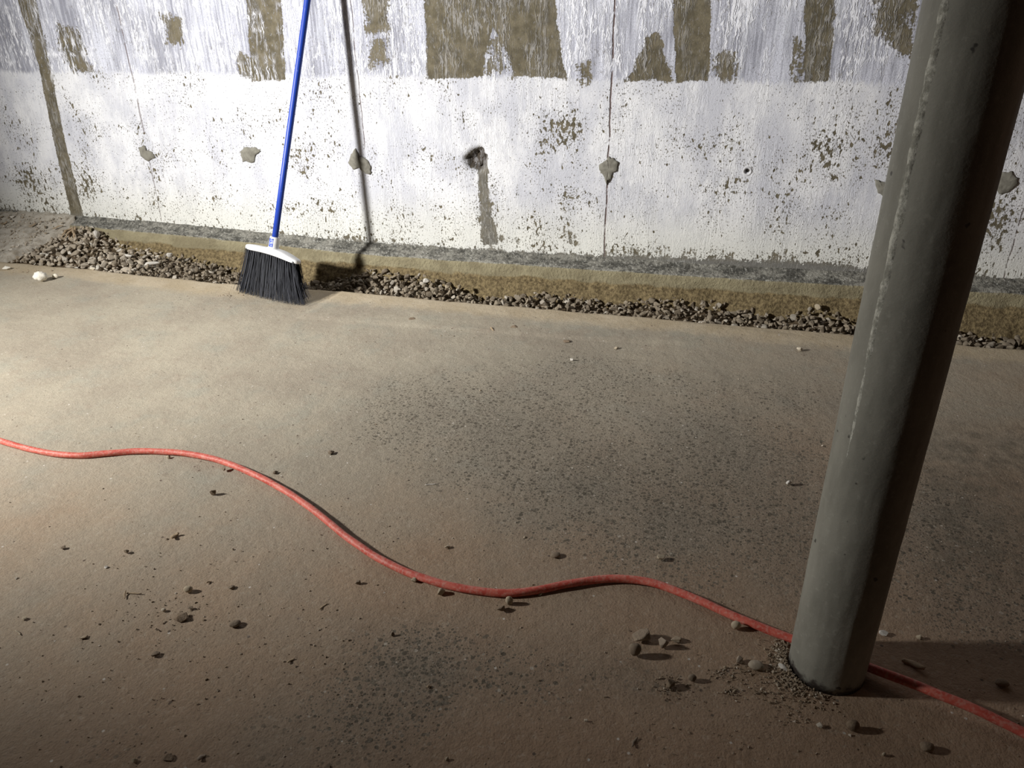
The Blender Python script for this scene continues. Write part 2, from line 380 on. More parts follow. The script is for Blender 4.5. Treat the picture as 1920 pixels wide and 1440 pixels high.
# open cone of a form tie: a raised lime ring around the drilled hole
v = []; f = []; prof = ((.0175, .001), (.0150, -.0022), (.0115, -.0030), (.0092, .000), (.0075, .008)); ns = 24
for r, d in prof:
    for k in range(ns):
        a = 2*math.pi*k/ns; q = r*(1+.05*math.sin(3*a+r*900)); v.append((tie.x+q*math.cos(a), YW+d, tie.z+q*math.sin(a)))
for j in range(len(prof)-1):
    for k in range(ns): f.append((j*ns+k, j*ns+(k+1) % ns, (j+1)*ns+(k+1) % ns, (j+1)*ns+k))
f.append(tuple((len(prof)-1)*ns+k for k in range(ns)))
mesh_obj('tie_cone', v, f, M['mortar_ring'] if 'mortar_ring' in M else mat_plain('lime_ring', (.66, .66, .68), .9, .2, (.5, .5, .52), 90, .001), wall)
hd = mat_plain('dark_hole', (.02, .018, .016), .95, .05)
v = [(tie.x+.0048*math.cos(k*.5236), YW+.004, tie.z+.0048*math.sin(k*.5236)) for k in range(12)]
v += [(tie.x+.0044*math.cos(k*.5236), YW+.0075, tie.z+.0044*math.sin(k*.5236)) for k in range(12)]
mesh_obj('tie_hole', v, [(k, (k+1) % 12, 12+(k+1) % 12, 12+k) for k in range(12)]+[tuple(range(12))], hd, wall)

# ------------------------------------------------------------------ setting: floor slab with its broken edge
ex = [-5, -2.96, -2.47, -1.94, -1.40, -1.05, -.64, -.26, .1, .43, .82, 3]; ey = [2.50, 2.49, 2.494, 2.470, 2.503, 2.499, 2.499, 2.509, 2.519, 2.527, 2.528, 2.53]
fx = np.concatenate([np.arange(-5.0, -3.2, .08), np.arange(-3.2, 1.4, .0125), np.arange(1.4, 2.4, .08)])
def slab_edge(x): return np.interp(x, ex, ey)+.010*fbm(x*5, x*0+3.3, 2)+.007*fbm(x*23, x*0+8.1, 4)
v_t = np.concatenate([np.linspace(0, .55, 40, endpoint=False), np.linspace(.55, .93, 90, endpoint=False), np.linspace(.93, 1, 24)])
FX, TT = np.meshgrid(fx, v_t); E = slab_edge(FX); FY = -1.2+(E+1.2)*TT
FXf, FYf = FX.ravel(), FY.ravel()
def fpoly(pts): return [tuple(on_floor(*p)[:2]) for p in pts]
agg = np.zeros_like(FXf)
for px, py, rx, ry, k in ((960, 800, .32, .36, .9), (1120, 900, .30, .28, 1.0), (1260, 960, .26, .26, 1.0), (1360, 880, .30, .40, .9), (800, 770, .24, .30, .75), (1480, 1000, .22, .24, .8), (1080, 720, .4, .3, .6),
                          (780, 1260, .14, .12, 1.0), (700, 1330, .14, .12, .8), (900, 1260, .22, .08, .6), (1150, 1270, .25, .07, .45), (1750, 1000, .22, .30, .8), (1850, 1130, .2, .16, .75), (1400, 740, .5, .25, .5), (560, 1400, .2, .12, .45), (200, 1380, .2, .1, .3)):
    c = on_floor(px, py); agg = np.maximum(agg, np.exp(-((FXf-c.x)/rx)**2-((FYf-c.y)/ry)**2)*k)
sand = np.clip(1-(slab_edge(FXf)-FYf)/(.17+.05*fbm(FXf*1.7, FYf*0, 6)), 0, 1)**.6
sand = np.maximum(sand, .62*np.exp(-((FYf-2.25)/.12)**2)*np.clip(fbm(FXf*2.0, FYf*3, 31)*1.2, 0, 1))
agg *= 1-np.clip(sand*1.3, 0, 1)
FZ = .0016*fbm(FXf*4, FYf*4, 11)+.0010*fbm(FXf*17, FYf*17, 12)
ridge = inside(FXf, FYf, fpoly([(560, 596), (760, 612), (1130, 640), (1300, 648), (1500, 628), (1200, 594), (800, 560), (640, 546)]))
FZ += .0045*np.clip(ridge/.012, 0, 1)                       # thin skim of mortar along the edge
FZ -= .004*np.clip((FYf-(slab_edge(FXf)-.012))/.012, 0, 1)+0
nfx, nft = len(fx), len(v_t); idx = np.arange(nfx*nft).reshape(nft, nfx)
faces = np.stack([idx[:-1, :-1], idx[:-1, 1:], idx[1:, 1:], idx[1:, :-1]], -1).reshape(-1, 4).tolist()
verts = np.stack([FXf, FYf, FZ], -1).tolist()
top = idx[-1]; n0 = len(verts)
for k, (dy, dz) in enumerate(((.004, -.02), (-.012, -.06), (-.01, -.14))):
    for i, x in enumerate(fx):
        yv = verts[top[i]][1]; verts.append((x, yv+dy+.006*float(vnoise(x*40, k*3.3, 5)), dz))
    for i in range(nfx-1):
        a, b = (top[i], top[i+1]) if k == 0 else (n0+(k-1)*nfx+i, n0+(k-1)*nfx+i+1)
        faces.append((a, b, n0+k*nfx+i+1, n0+k*nfx+i))
n1 = len(verts); verts += [(-5.0, -1.2, -.14), (fx[-1], -1.2, -.14)]
faces.append((n1, n0+2*nfx, n0+3*nfx-1, n1+1)); faces.append((int(idx[0, 0]), n1, n1+1, int(idx[0, -1])))
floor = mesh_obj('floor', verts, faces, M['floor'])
pad = len(verts)-len(FXf)
dirt = np.clip((2.1-FYf)/1.3, 0, 1)*.55+np.clip((FXf+1.2)/1.5, 0, 1)*.4  # brown towards front and right paints in the warm tone of dim light
attr(floor, 'dirt', np.concatenate([dirt, np.zeros(pad)]))  # carries the painted warm tone of the dim floor
shade_patch = np.zeros_like(FXf)  # shade beside the column painted in, mixed with a barer slab tone
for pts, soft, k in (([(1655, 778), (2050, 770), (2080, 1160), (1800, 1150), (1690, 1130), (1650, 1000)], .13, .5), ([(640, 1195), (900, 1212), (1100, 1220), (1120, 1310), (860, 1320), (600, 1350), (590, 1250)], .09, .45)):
    shade_patch = np.maximum(shade_patch, np.clip(.5+inside(FXf, FYf, fpoly(pts))/(2*soft), 0, 1)*k)
attr(floor, 'slab_shade', np.concatenate([shade_patch, np.zeros(pad)]))
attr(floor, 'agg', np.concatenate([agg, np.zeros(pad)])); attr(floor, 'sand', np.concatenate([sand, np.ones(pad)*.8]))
tag(floor, 'dusty concrete slab with exposed aggregate and broken edge', kind='structure')

# ceiling over the basement (out of frame) keeps the room dark
cv = [(-5, -1.2, 2.4), (2.35, -1.2, 2.4), (2.35, 2.8, 2.4), (-5, 2.8, 2.4)]
cv += [(a, b, 2.5) for a, b, _ in cv]
ceil = mesh_obj('unseen_ceiling', cv, [(0, 1, 2, 3), (7, 6, 5, 4), (0, 4, 5, 1), (1, 5, 6, 2), (2, 6, 7, 3), (3, 7, 4, 0)], M['unseen_ceiling'], smooth=False)
tag(ceil, kind='structure')

# ------------------------------------------------------------------ setting: footing under the wall
gx = np.concatenate([np.arange(-4.6, -3.1, .1), np.arange(-3.1, 1.3, .01), np.arange(1.3, 2.35, .1)])
ftop_x = [-4, -2.39, -1.37, -.785, -.29, .266, .9, 2]; ftop_z = [.11, .094, .069, .075, .081, .087, .105, .105]
def ftop(x): return np.interp(x, ftop_x, ftop_z)
prof = [(2.815, .040, 1, 0, 0), (2.795, .030, 1, 0, 0), (2.785, .018, 1, 0, 0), (2.772, .012, 1, 0, 0), (2.760, .006, 1, 0, 0), (2.752, .001, 1, 0, .55), (2.747, -.006, 0, 0, .55), (2.744, -.018, 0, 0, 0),
        (2.742, -.032, 0, .1, 0), (2.738, -.046, 0, .5, 0), (2.728, -.060, 0, 1, 0), (2.716, -.075, 0, 1, 0), (2.702, -.092, 0, 1, 0), (2.690, -.115, 0, 1, 0), (2.68, -.15, 0, 1, 0), (2.68, -.24, 0, 1, 0)]
verts = []; led = []; soil = []; lip = []
for j, (yy, dz, a, b, c) in enumerate(prof):
    base = ftop(gx)
    nz_ = .006*fbm(gx*14, gx*0+j*.55, 21)*(1 if j < 6 else .35)+.009*b*fbm(gx*11, gx*0+j*.8, 23)
    ny_ = .004*fbm(gx*9, gx*0+j*.4, 22)+.016*b*fbm(gx*24, gx*0+j*.9, 24, 4)+.010*b*vnoise(gx*3, gx*0, 25)
    for i, x in enumerate(gx): verts.append((x, yy+ny_[i]*(0 if j == 0 else 1), base[i]+dz+nz_[i])); led.append(a); soil.append(b); lip.append(c)
n = len(gx); faces = [(j*n+i, (j+1)*n+i, (j+1)*n+i+1, j*n+i+1) for j in range(len(prof)-1) for i in range(n-1)]
faces = [f[::-1] for f in faces]
foot = mesh_obj('concrete_footing', verts, faces, M['footing'])
attr(foot, 'ledge', led); attr(foot, 'soil', soil); attr(foot, 'lip', lip)
tag(foot, 'olive brown concrete footing ledge running along the wall base', kind='structure')

# ------------------------------------------------------------------ gravel trench
gpts = [(170, 424), (190, 432), (215, 444), (250, 462), (330, 470), (400, 484), (450, 500), (560, 530), (620, 520), (660, 510), (700, 503), (760, 510), (850, 522), (890, 545), (930, 550), (980, 545), (1020, 538), (1060, 545), (1150, 556),
        (1200, 552), (1250, 550), (1350, 562), (1450, 580), (1530, 570), (1590, 584), (1680, 592), (1800, 606), (1900, 622)]
gq = [on_wall(px, py, 2.735) for px, py in gpts]
gxs = [q.x for q in gq]; gzs = [q.z for q in gq]
gxs = [-3.6, -2.95]+gxs+[1.4]; gzs = [.10, .098]+gzs+[gzs[-1]]
def g_height(x, y):
    e = np.interp(x, ex, ey); t = np.clip((y-e)/(2.735-e), -.1, 1.1)
    back = np.interp(x, gxs, gzs)-.006
    front = np.interp(x, [-3.2, -2.9, -2.3, -1.9, -1.4, -.9, .3, 1.4], [.004, .000, -.012, -.028, -.034, -.036, -.036, -.036])
    return front+(back-front)*np.clip(t, 0, 1)**1.15
bx = np.arange(-3.05, 1.45, .02); by = np.linspace(2.44, 2.80, 16)
BX, BY = np.meshgrid(bx, by); BZ = g_height(BX, BY)-.020+.004*fbm(BX*20, BY*20, 41)
idx = np.arange(BX.size).reshape(BX.shape)
trench = mesh_obj('trench_bed', np.stack([BX.ravel(), BY.ravel(), BZ.ravel()], -1), np.stack([idx[:-1, :-1], idx[:-1, 1:], idx[1:, 1:], idx[1:, :-1]], -1).reshape(-1, 4), M['bed'])
tag(trench, 'damp brown soil bed under the gravel along the footing', kind='structure')

def rock_mesh(name, seed, npts=15, flat=.65, jag=.35):
    r = np.random.default_rng(seed); bm = bmesh.new()
    ax = np.array([1.0, r.uniform(.62, .9), r.uniform(.45, .8)*flat/.65])
    for k in range(npts):
        d = r.normal(size=3); d /= np.linalg.norm(d); bm.verts.new(tuple(d*ax*r.uniform(1-jag, 1.0)))
    res = bmesh.ops.convex_hull(bm, input=bm.verts)
    bmesh.ops.delete(bm, geom=[g for g in res['geom_interior'] if isinstance(g, bmesh.types.BMVert)], context='VERTS')
    bmesh.ops.bevel(bm, geom=list(bm.edges), offset=.07, segments=1, affect='EDGES', profile=.6)
    bmesh.ops.triangulate(bm, faces=list(bm.faces))
    me = bpy.data.meshes.new(name); bm.to_mesh(me); bm.free()
    return me
PROTO = [rock_mesh('gravel_stone', 100+k, 9+k % 5, .55+.02*(k % 12)) for k in range(24)]
PV = [np.array([v.co[:] for v in me.vertices]) for me in PROTO]
PF = [np.array([p.vertices[:] for p in me.polygons]) for me in PROTO]
for me in PROTO: me.materials.append(M['gravel'])
PALE = []
for me in PROTO:
    m2 = me.copy(); m2.materials.clear(); m2.materials.append(M['gravel_pale']); PALE.append(m2)

stones = []
def heap_left(y): return np.interp(y, [2.48, 2.74], [-3.02, -2.86])
for layer, sp in ((0, .023), (1, .0265)):
    for i, yy in enumerate(np.arange(2.485, 2.745, sp*.87)):
        for xx in np.arange(-3.05, 1.35, sp):
            x = xx+(i % 2)*sp*.5+rng.uniform(-.45, .45)*sp; y = yy+rng.uniform(-.45, .45)*sp
            if x < heap_left(y)+.012 or y < float(slab_edge(np.float64(x)))+.012: continue
            if layer == 1 and rng.random() < .25: continue
            s = float(np.clip(rng.lognormal(math.log(.0140), .30), .0072, .025))
            if x < -2.3: s *= 1.12
            z = float(g_height(x, y))-.006+(.009 if layer else -.004)+rng.uniform(-.003, .003)
            if y > 2.72: z -= .004
            q = Matrix.Rotation(rng.uniform(0, 6.28), 3, 'Z') @ Matrix.Rotation(rng.normal(0, .5), 3, 'X') @ Matrix.Rotation(rng.normal(0, .5), 3, 'Y')
            stones.append([x, y, z, s, q, int(rng.integers(24)), layer])
def vis(sn):
    px, py, d = proj(sn[:3])
    if px < 4 or px > 1916: return 0
    if 1600 < px < 1830 and abs(px-(1700-(py-600)*.25)) < 100: return 0
    if 440 < px < 575 and py < 575 and px-440 < 135: return 0
    return sn[3]/d*(1.0 if sn[6] else .6)
stones.sort(key=vis, reverse=True)
named, rest = stones[:285], stones[285:]
def zone(x):
    if x < -2.36: return 'larger gravel stone on the pale heap at the dirt bank end of the trench', 'larger stones on the gravel heap'
    if x < -1.75: return 'larger gravel stone in the trench between the pale heap and the broom', 'larger stones between heap and broom'
    if x < -.95: return 'larger gravel stone in the trench between the broom and the dark broken tie hole', 'larger stones just past the broom'
    if x < -.40: return 'larger gravel stone in the trench between dark tie hole and long wall crack', 'larger stones before the long crack'
    if x < .60: return 'larger gravel stone in the trench between the long wall crack and the steel column', 'larger stones past the long crack'
    return 'larger gravel stone in the shaded trench beyond the steel column', 'larger stones beyond the column'
def stone_obj(name, me, loc, q, s):
    o = bpy.data.objects.new(name, me); C.objects.link(o)
    o.matrix_world = Matrix.Translation(loc) @ (q.to_4x4()) @ Matrix.Diagonal((s[0], s[1], s[2], 1) if isinstance(s, tuple) else (s, s, s, 1))
    return o
for x, y, z, s, q, k, layer in named:
    pale = x < -2.36 and rng.random() < .75
    o = stone_obj('gravel_stone', (PALE if pale else PROTO)[k], (x, y, z), q, s)
    lb, gr = zone(x); tag(o, lb, 'stone', gr)
def bulk(name, items, mat):
    V = []; Fc = []; n = 0
    for x, y, z, s, q, k, layer in items:
        R = np.array(q)*s; p = PV[k] @ R.T+np.array([x, y, z]); V.append(p); Fc.append(PF[k]+n); n += len(p)
    return mesh_obj(name, np.concatenate(V), np.concatenate(Fc), mat, smooth=False)
g1 = bulk('gravel', [s for s in rest if s[0] >= -2.36], M['gravel'])
tag(g1, 'mass of small brown grey gravel filling the trench along the footing', 'gravel', kind='stuff')
g2 = bulk('gravel', [s for s in rest if s[0] < -2.36], M['gravel_pale'])
tag(g2, 'mass of small pale dusty gravel making up the heap by the dirt bank', 'gravel', kind='stuff')

# a few stones that stand out in the trench
def special(px, py, y, r, mat, name, label, seed, sq=(1, .85, .8)):
    me = rock_mesh(name, seed, 22, .8, .12); me.materials.append(M[mat])
    p = on_wall(px, py, y)
    o = stone_obj(name, me, p, Matrix.Rotation(seed*.7, 3, 'Z'), tuple(r*k for k in sq)); tag(o, label, 'stone'); return o
special(799, 526, 2.66, .019, 'white_stone', 'limestone_piece', 'white stone on top of the trench gravel right of the broom shadow', 301)
special(839, 537, 2.63, .014, 'tan_stone', 'round_pebble', 'round pale pebble on the trench gravel beside the white stone', 302)
special(861, 538, 2.64, .016, 'tan_stone', 'yellow_pebble', 'yellowish pebble on the trench gravel right of the round pale one', 303)
special(1534, 576, 2.70, .017, 'tan_stone', 'tan_pebble', 'light tan pebble high on the dark gravel near the steel column', 304)
special(240, 479, 2.62, .018, 'white_stone', 'pale_flat_stone', 'flat whitish stone lying on the gravel just right of the heap', 305, (1.3, .7, .5))
special(283, 494, 2.58, .026, 'white_stone', 'long_white_stone', 'long white stone near the slab edge between heap and broom', 306, (1.4, .6, .5))
special(318, 478, 2.62, .018, 'white_stone', 'white_gravel_stone', 'small white stone in the gravel against the footing left of the broom', 307)
special(181, 438, 2.71, .028, 'white_stone', 'pale_slab_stone', 'pale slab shaped stone at the top of the gravel heap', 308, (.7, .6, 1.2))

# ------------------------------------------------------------------ dirt bank at the left end of the trench
bxs = np.linspace(0, 1, 70); bys = np.linspace(0, 1, 34)
verts = []; faces = []
for j, tv in enumerate(bys):
    y = 2.45+(2.81-2.45)*tv
    for i, u in enumerate(bxs):
        xr = float(heap_left(y))+.014*float(fbm(y*30, 1.0, 51)); x = -4.4+(xr+4.4)*(u**.6)
        h = np.interp(y, [2.45, 2.50, 2.60, 2.72, 2.78, 2.82], [-.004, .006, .045, .098, .128, .14])
        h += .010*float(fbm(x*9, y*14, 52))*min(1, tv*4)+.006*float(vnoise(x*40, y*60, 53))*min(1, tv*4)
        verts.append((x, y, float(h)))
nb_ = len(bxs)
faces = [(j*nb_+i, j*nb_+i+1, (j+1)*nb_+i+1, (j+1)*nb_+i) for j in range(len(bys)-1) for i in range(nb_-1)]
k0 = len(verts)
for j in range(len(bys)): vx = verts[j*nb_+nb_-1]; verts.append((vx[0]-.01, vx[1], -.10))
for j in range(len(bys)-1): faces.append((j*nb_+nb_-1, k0+j, k0+j+1, (j+1)*nb_+nb_-1))
bank = mesh_obj('dirt_bank', verts, faces, M['bank'])
tag(bank, 'bank of dry grey dirt and debris sloping up to the wall at the trench end', kind='structure')
def bank_z(x, y):
    return float(np.interp(y, [2.45, 2.50, 2.60, 2.72, 2.78, 2.82], [-.004, .006, .045, .098, .128, .14]))

# ------------------------------------------------------------------ steel column
COL = Vector((.238, 1.030, 0)); RAD = .0595
def mat_column():
    t = NT('grey_painted_steel'); P = t.P; x, y, z = t.sep(P)
    n1 = t.noise(t.scale(P, (1, 1, .4)), 16, 4, .6); n2 = t.noise(P, 95, 4, .65); n3 = t.noise(P, 300, 2, .6)
    c = t.mix(t.step(n1, .35, .65), (.225, .22, .185), (.295, .288, .245))
    c = t.mix(t.mul(t.step(n2, .55, .72), .5), c, (.37, .362, .31))
    c = t.mix(t.step(t.noise(P, 48, 2, .4), .73, .76), c, (.09, .085, .075))
    rust = t.step(t.add(z, t.mul(t.sub(t.noise(P, 60, 4, .65), .5), .05)), .020, .004)
    c = t.mix(rust, c, (.05, .04, .034))
    return t.out(c, .62, t.bump(t.add(n2, t.mul(n3, .4)), .0007, .6), .3)
M['column'] = mat_column()
col = empty('steel_column', COL)
tag(col, 'round grey painted steel column standing on the concrete floor', 'column')
ns, nzv = 96, 150; verts = []; faces = []
for j in range(nzv+1):
    zz = 2.4*j/nzv
    for k in range(ns):
        a = 2*math.pi*k/ns; r = RAD+.0004*float(vnoise(k*.7, zz*30, 61)); verts.append((r*math.cos(a), r*math.sin(a), zz))
faces = [(j*ns+k, j*ns+(k+1) % ns, (j+1)*ns+(k+1) % ns, (j+1)*ns+k) for j in range(nzv) for k in range(ns)]
faces.append(tuple(range(ns))[::-1])
mesh_obj('shaft', verts, faces, M['column'], col)
# weld seam: a crusty raised bead on the side towards the camera, left of centre
va = math.atan2(-COL.y, -COL.x); sa = va-math.radians(36)
t = NT('crusty_weld_bead'); n = t.noise(t.P, 70, 4, .7); M['weld'] = t.out(t.mix(t.step(n, .4, .62), (.30, .295, .25), (.60, .595, .52)), .8, t.bump(n, .003, 1.0), .3)
verts = []; faces = []; nst = 420
for j in range(nst+1):
    zz = .30+(2.38-.30)*j/nst; big = np.clip((zz-.34)/.35, .12, 1)
    wd = math.radians(12)*big*(1+.55*float(fbm(zz*22, .5, 62))+.25*float(vnoise(zz*110, 2.2, 66))); hh = .0019*big*(1+.7*float(fbm(zz*38, 1.7, 63))); sh = math.radians(1.2)*float(vnoise(zz*30, 4.4, 64))
    for k in range(7):
        u = k/3-1; a = sa+sh+u*wd*.5; r = RAD-.0006+hh*max(0, 1-u*u)*(1+.5*float(vnoise(zz*160, k*1.7, 65))); verts.append((r*math.cos(a), r*math.sin(a), zz))
faces = [(j*7+k, j*7+k+1, (j+1)*7+k+1, (j+1)*7+k) for j in range(nst) for k in range(6)]
wo = mesh_obj('weld_seam', verts, faces, M['weld'], col); wo['label'] = 'crusty pale vertical weld bead'

# ------------------------------------------------------------------ broom leaning on the wall
t = NT('blue_painted_tube'); n = t.noise(t.scale(t.P, (1, 1, .3)), 120, 3, .6)
M['blue'] = t.out(t.mix(t.step(n, .66, .72), (.008, .045, .36), (.10, .16, .45)), .45, t.bump(n, .0004, .3), .5)
t = NT('black_nylon_bristle'); r = t.rnd()
M['bristle'] = t.out(t.mix(t.step(r, .72, 1.0), (.010, .011, .016), (.075, .078, .095)), .45, None, .22)
t = NT('blue_paper_sticker'); n = t.noise(t.scale(t.P, (1, 1, 1)), 150, 2, .5)
M['sticker'] = t.out(t.mix(t.step(n, .52, .60), (.05, .09, .42), (.45, .50, .72)), .5, None, .4)
B0 = Vector((-1.648, 2.388, 0)); T0 = Vector((-1.4325, 2.783, 1.364)); D = (T0-B0).normalized()
U = Vector((.969, -.246, 0)); U = (U-D*U.dot(D)).normalized(); V = D.cross(U).normalized()      # V points away from the camera or towards it
if V.y > 0: V = -V
broom = empty('broom', B0)
tag(broom, 'push broom with blue handle and black bristles leaning against the wall', 'broom')
broom['label'] = 'upright broom with blue handle and black bristles leaning against the wall'
def BL(p): return p-B0
HB = .148                                   # height of the block's underside along the handle
def frame(u, v, d): return BL(B0+D*d+U*u+V*v)
# bristles
verts = []; faces = []
tip_c = Vector((-1.618, 2.372, 0)); UF = Vector((.969, -.246, 0)); VF = Vector((-.246, -.969, 0))
nu, nv = 84, 14
for iu in range(nu):
    for iv in range(nv):
        a = (iu+.5)/nu*2-1+rng.uniform(-.02, .02); b = (iv+.5)/nv*2-1+rng.uniform(-.08, .08)
        tuft = round(a*13)/13; ar = a*.35+tuft*.65
        root = B0+D*(HB+.004+.010*(1-a*a)+.004)+U*(ar*.123)+V*(b*.021)
        ta = a+rng.normal(0, .030); tb = b+rng.normal(0, .10)
        tip = tip_c+UF*(ta*.170)+VF*(tb*.034*(1-.35*abs(a)**3)); tip.z = .002+abs(rng.normal(0, .004))+.012*max(0, -b)
        if a > .93 and rng.random() < .25: tip += UF*.015; tip.z += .010
        mid = root.lerp(tip, .5)-D*.004+UF*(.010*a*abs(a))*-1
        mid.x += rng.normal(0, .0022); mid.y += rng.normal(0, .0022)
        rad = .00085
        base = len(verts)
        for s in (0, .25, .5, .75, 1.0):
            p = root*((1-s)**2)+mid*(2*s*(1-s))+tip*(s*s); p.z = max(p.z, .0012)
            for k in range(3):
                q = p+(UF*math.cos(2.094*k)+VF*math.sin(2.094*k))*rad*(1.1-.35*s); verts.append(BL(q))
        for s in range(4):
            for k in range(3): faces.append((base+s*3+k, base+s*3+(k+1) % 3, base+s*3+3+(k+1) % 3, base+s*3+3+k))
        faces.append((base+12, base+13, base+14))
br = mesh_obj('bristles', verts, faces, M['bristle'], broom, smooth=False); br['kind'] = 'stuff'
# white block, lofted along its length with an arched underside and rounded ends
verts = []; faces = []; sec = 25; rg = 20
for i in range(sec):
    u = -1+2*i/(sec-1); ue = math.sin(u*math.pi/2)
    L = .134*ue
    end = math.sqrt(max(0, 1-abs(ue)**8))
    thick = (.0285-.006*abs(ue)**2)*(.25+.75*end); lo_ = HB-.004+.010*(1-ue*ue); hi_ = HB+.0205+.012*(1-ue*ue)**1.6+.002*math.sin(ue*5)
    mid = (lo_+hi_)/2; hh = (hi_-lo_)/2*(.35+.65*end)
    for k in range(rg):
        a = 2*math.pi*k/rg; ca, sa_ = math.cos(a), math.sin(a)
        verts.append(frame(L, thick*math.copysign(abs(ca)**.55, ca), mid+hh*math.copysign(abs(sa_)**.55, sa_)))
faces = [(i*rg+k, i*rg+(k+1) % rg, (i+1)*rg+(k+1) % rg, (i+1)*rg+k) for i in range(sec-1) for k in range(rg)]
faces += [tuple(range(rg))[::-1], tuple((sec-1)*rg+k for k in range(rg))]
blk = mesh_obj('block', verts, faces, M['white_plastic'], broom); blk['label'] = 'white plastic broom block'
# socket with a flared foot
def lathe(name, prof, mat, parent, n=28):
    verts = []; faces = []
    for r, d in prof:
        for k in range(n): a = 2*math.pi*k/n; verts.append(frame(r*math.cos(a), r*math.sin(a), d))
    m = len(prof)
    faces = [(j*n+k, j*n+(k+1) % n, (j+1)*n+(k+1) % n, (j+1)*n+k) for j in range(m-1) for k in range(n)]
    faces += [tuple(range(n))[::-1], tuple((m-1)*n+k for k in range(n))]
    return mesh_obj(name, verts, faces, mat, parent)
ST = HB+.026
soc = lathe('socket', [(.030, ST-.006), (.029, ST+.002), (.0205, ST+.006), (.0190, ST+.010), (.0180, ST+.046), (.0172, ST+.048), (.0125, ST+.048)], M['white_plastic'], broom)
soc['label'] = 'white plastic handle socket'
verts = []; nn = 12
for d in (ST+.010, ST+.042):
    for k in range(nn+1):
        a = math.radians(62+k*5.2); r = .0186-(d-ST)*.012+.0006; verts.append(frame(-r*math.cos(a-math.pi*0+0.0)*-1*-1, r*math.sin(a), d))
stk = mesh_obj('sticker', verts, [(k, k+1, nn+2+k, nn+1+k) for k in range(nn)], M['sticker'], soc); stk['label'] = 'worn blue and white paper sticker'
Lh = (T0-B0).length
hd_ = lathe('handle', [(.0112, ST+.02), (.0112, .45), (.0112, .8), (.0112, Lh-.02), (.0112, Lh)], M['blue'], broom); hd_['label'] = 'blue metal handle tube'
cap = lathe('hanger_cap', [(.0122, Lh-.012), (.0122, Lh+.02), (.009, Lh+.032), (.004, Lh+.036)], M['white_plastic'], broom)

# ------------------------------------------------------------------ extension cord
cpx = [(-420, 560), (-250, 700), (-120, 786), (0, 826), (40, 838), (90, 849), (145, 854), (200, 850), (255, 846), (310, 847), (360, 852), (410, 863), (455, 880), (500, 901), (550, 930), (600, 966), (645, 1003), (700, 1041), (750, 1067),
       (800, 1086), (860, 1102), (915, 1110), (960, 1112), (1010, 1106), (1060, 1096), (1110, 1088), (1160, 1085), (1210, 1090), (1260, 1105), (1320, 1130), (1380, 1157), (1430, 1177), (1490, 1200)]
CR = .0078
pts = [on_floor(px, py, CR) for px, py in cpx]
right = [(1560, 1227, .010), (1626, 1250, .014), (1700, 1278, .020), (1760, 1302, .021), (1810, 1322, .019), (1860, 1345, .016), (1920, 1374, .012), (2000, 1418, CR), (2150, 1500, CR), (2300, 1560, CR)]
pts += [on_floor(px, py, z) for px, py, z in right]
def catmull(p, n=14):
    out = []
    for i in range(len(p)-1):
        a, b, c, d = p[max(i-1, 0)], p[i], p[i+1], p[min(i+2, len(p)-1)]
        for k in range(n):
            t = k/n; out.append(.5*((2*b)+(c-a)*t+(2*a-5*b+4*c-d)*t*t+(3*b-a-3*c+d)*t**3))
    out.append(p[-1]); return out
path = catmull(pts)
verts = []; faces = []; nr = 18; acc = 0
for i, p in enumerate(path):
    tg = (path[min(i+1, len(path)-1)]-path[max(i-1, 0)]).normalized(); s = tg.cross(Vector((0, 0, 1))).normalized(); up_ = s.cross(tg)
    if i: acc += (p-path[i-1]).length
    for k in range(nr):
        a = 2*math.pi*k/nr; r = CR*(1+.035*math.cos(3*a-acc*70)) - .0003
        verts.append(p+(s*math.cos(a)+up_*math.sin(a))*r)
faces = [(i*nr+k, (i+1)*nr+k, (i+1)*nr+(k+1) % nr, i*nr+(k+1) % nr) for i in range(len(path)-1) for k in range(nr)]
faces += [tuple(range(nr)), tuple((len(path)-1)*nr+k for k in range(nr))[::-1]]
t = NT('dusty_orange_cord'); n = t.noise(t.P, 40, 4, .6); n2 = t.noise(t.P, 180, 3, .6)
cc = t.mix(t.step(n, .35, .65), (.50, .075, .052), (.60, .135, .095))
cc = t.mix(t.mul(t.step(n2, .42, .7), .5), cc, (.62, .36, .29))
M['cord'] = t.out(cc, .55, t.bump(n2, .0006, .6), .4)
cord = mesh_obj('extension_cord', verts, faces, M['cord'])
tag(cord, 'long orange red extension cord snaking over the floor and behind the column', 'cord')

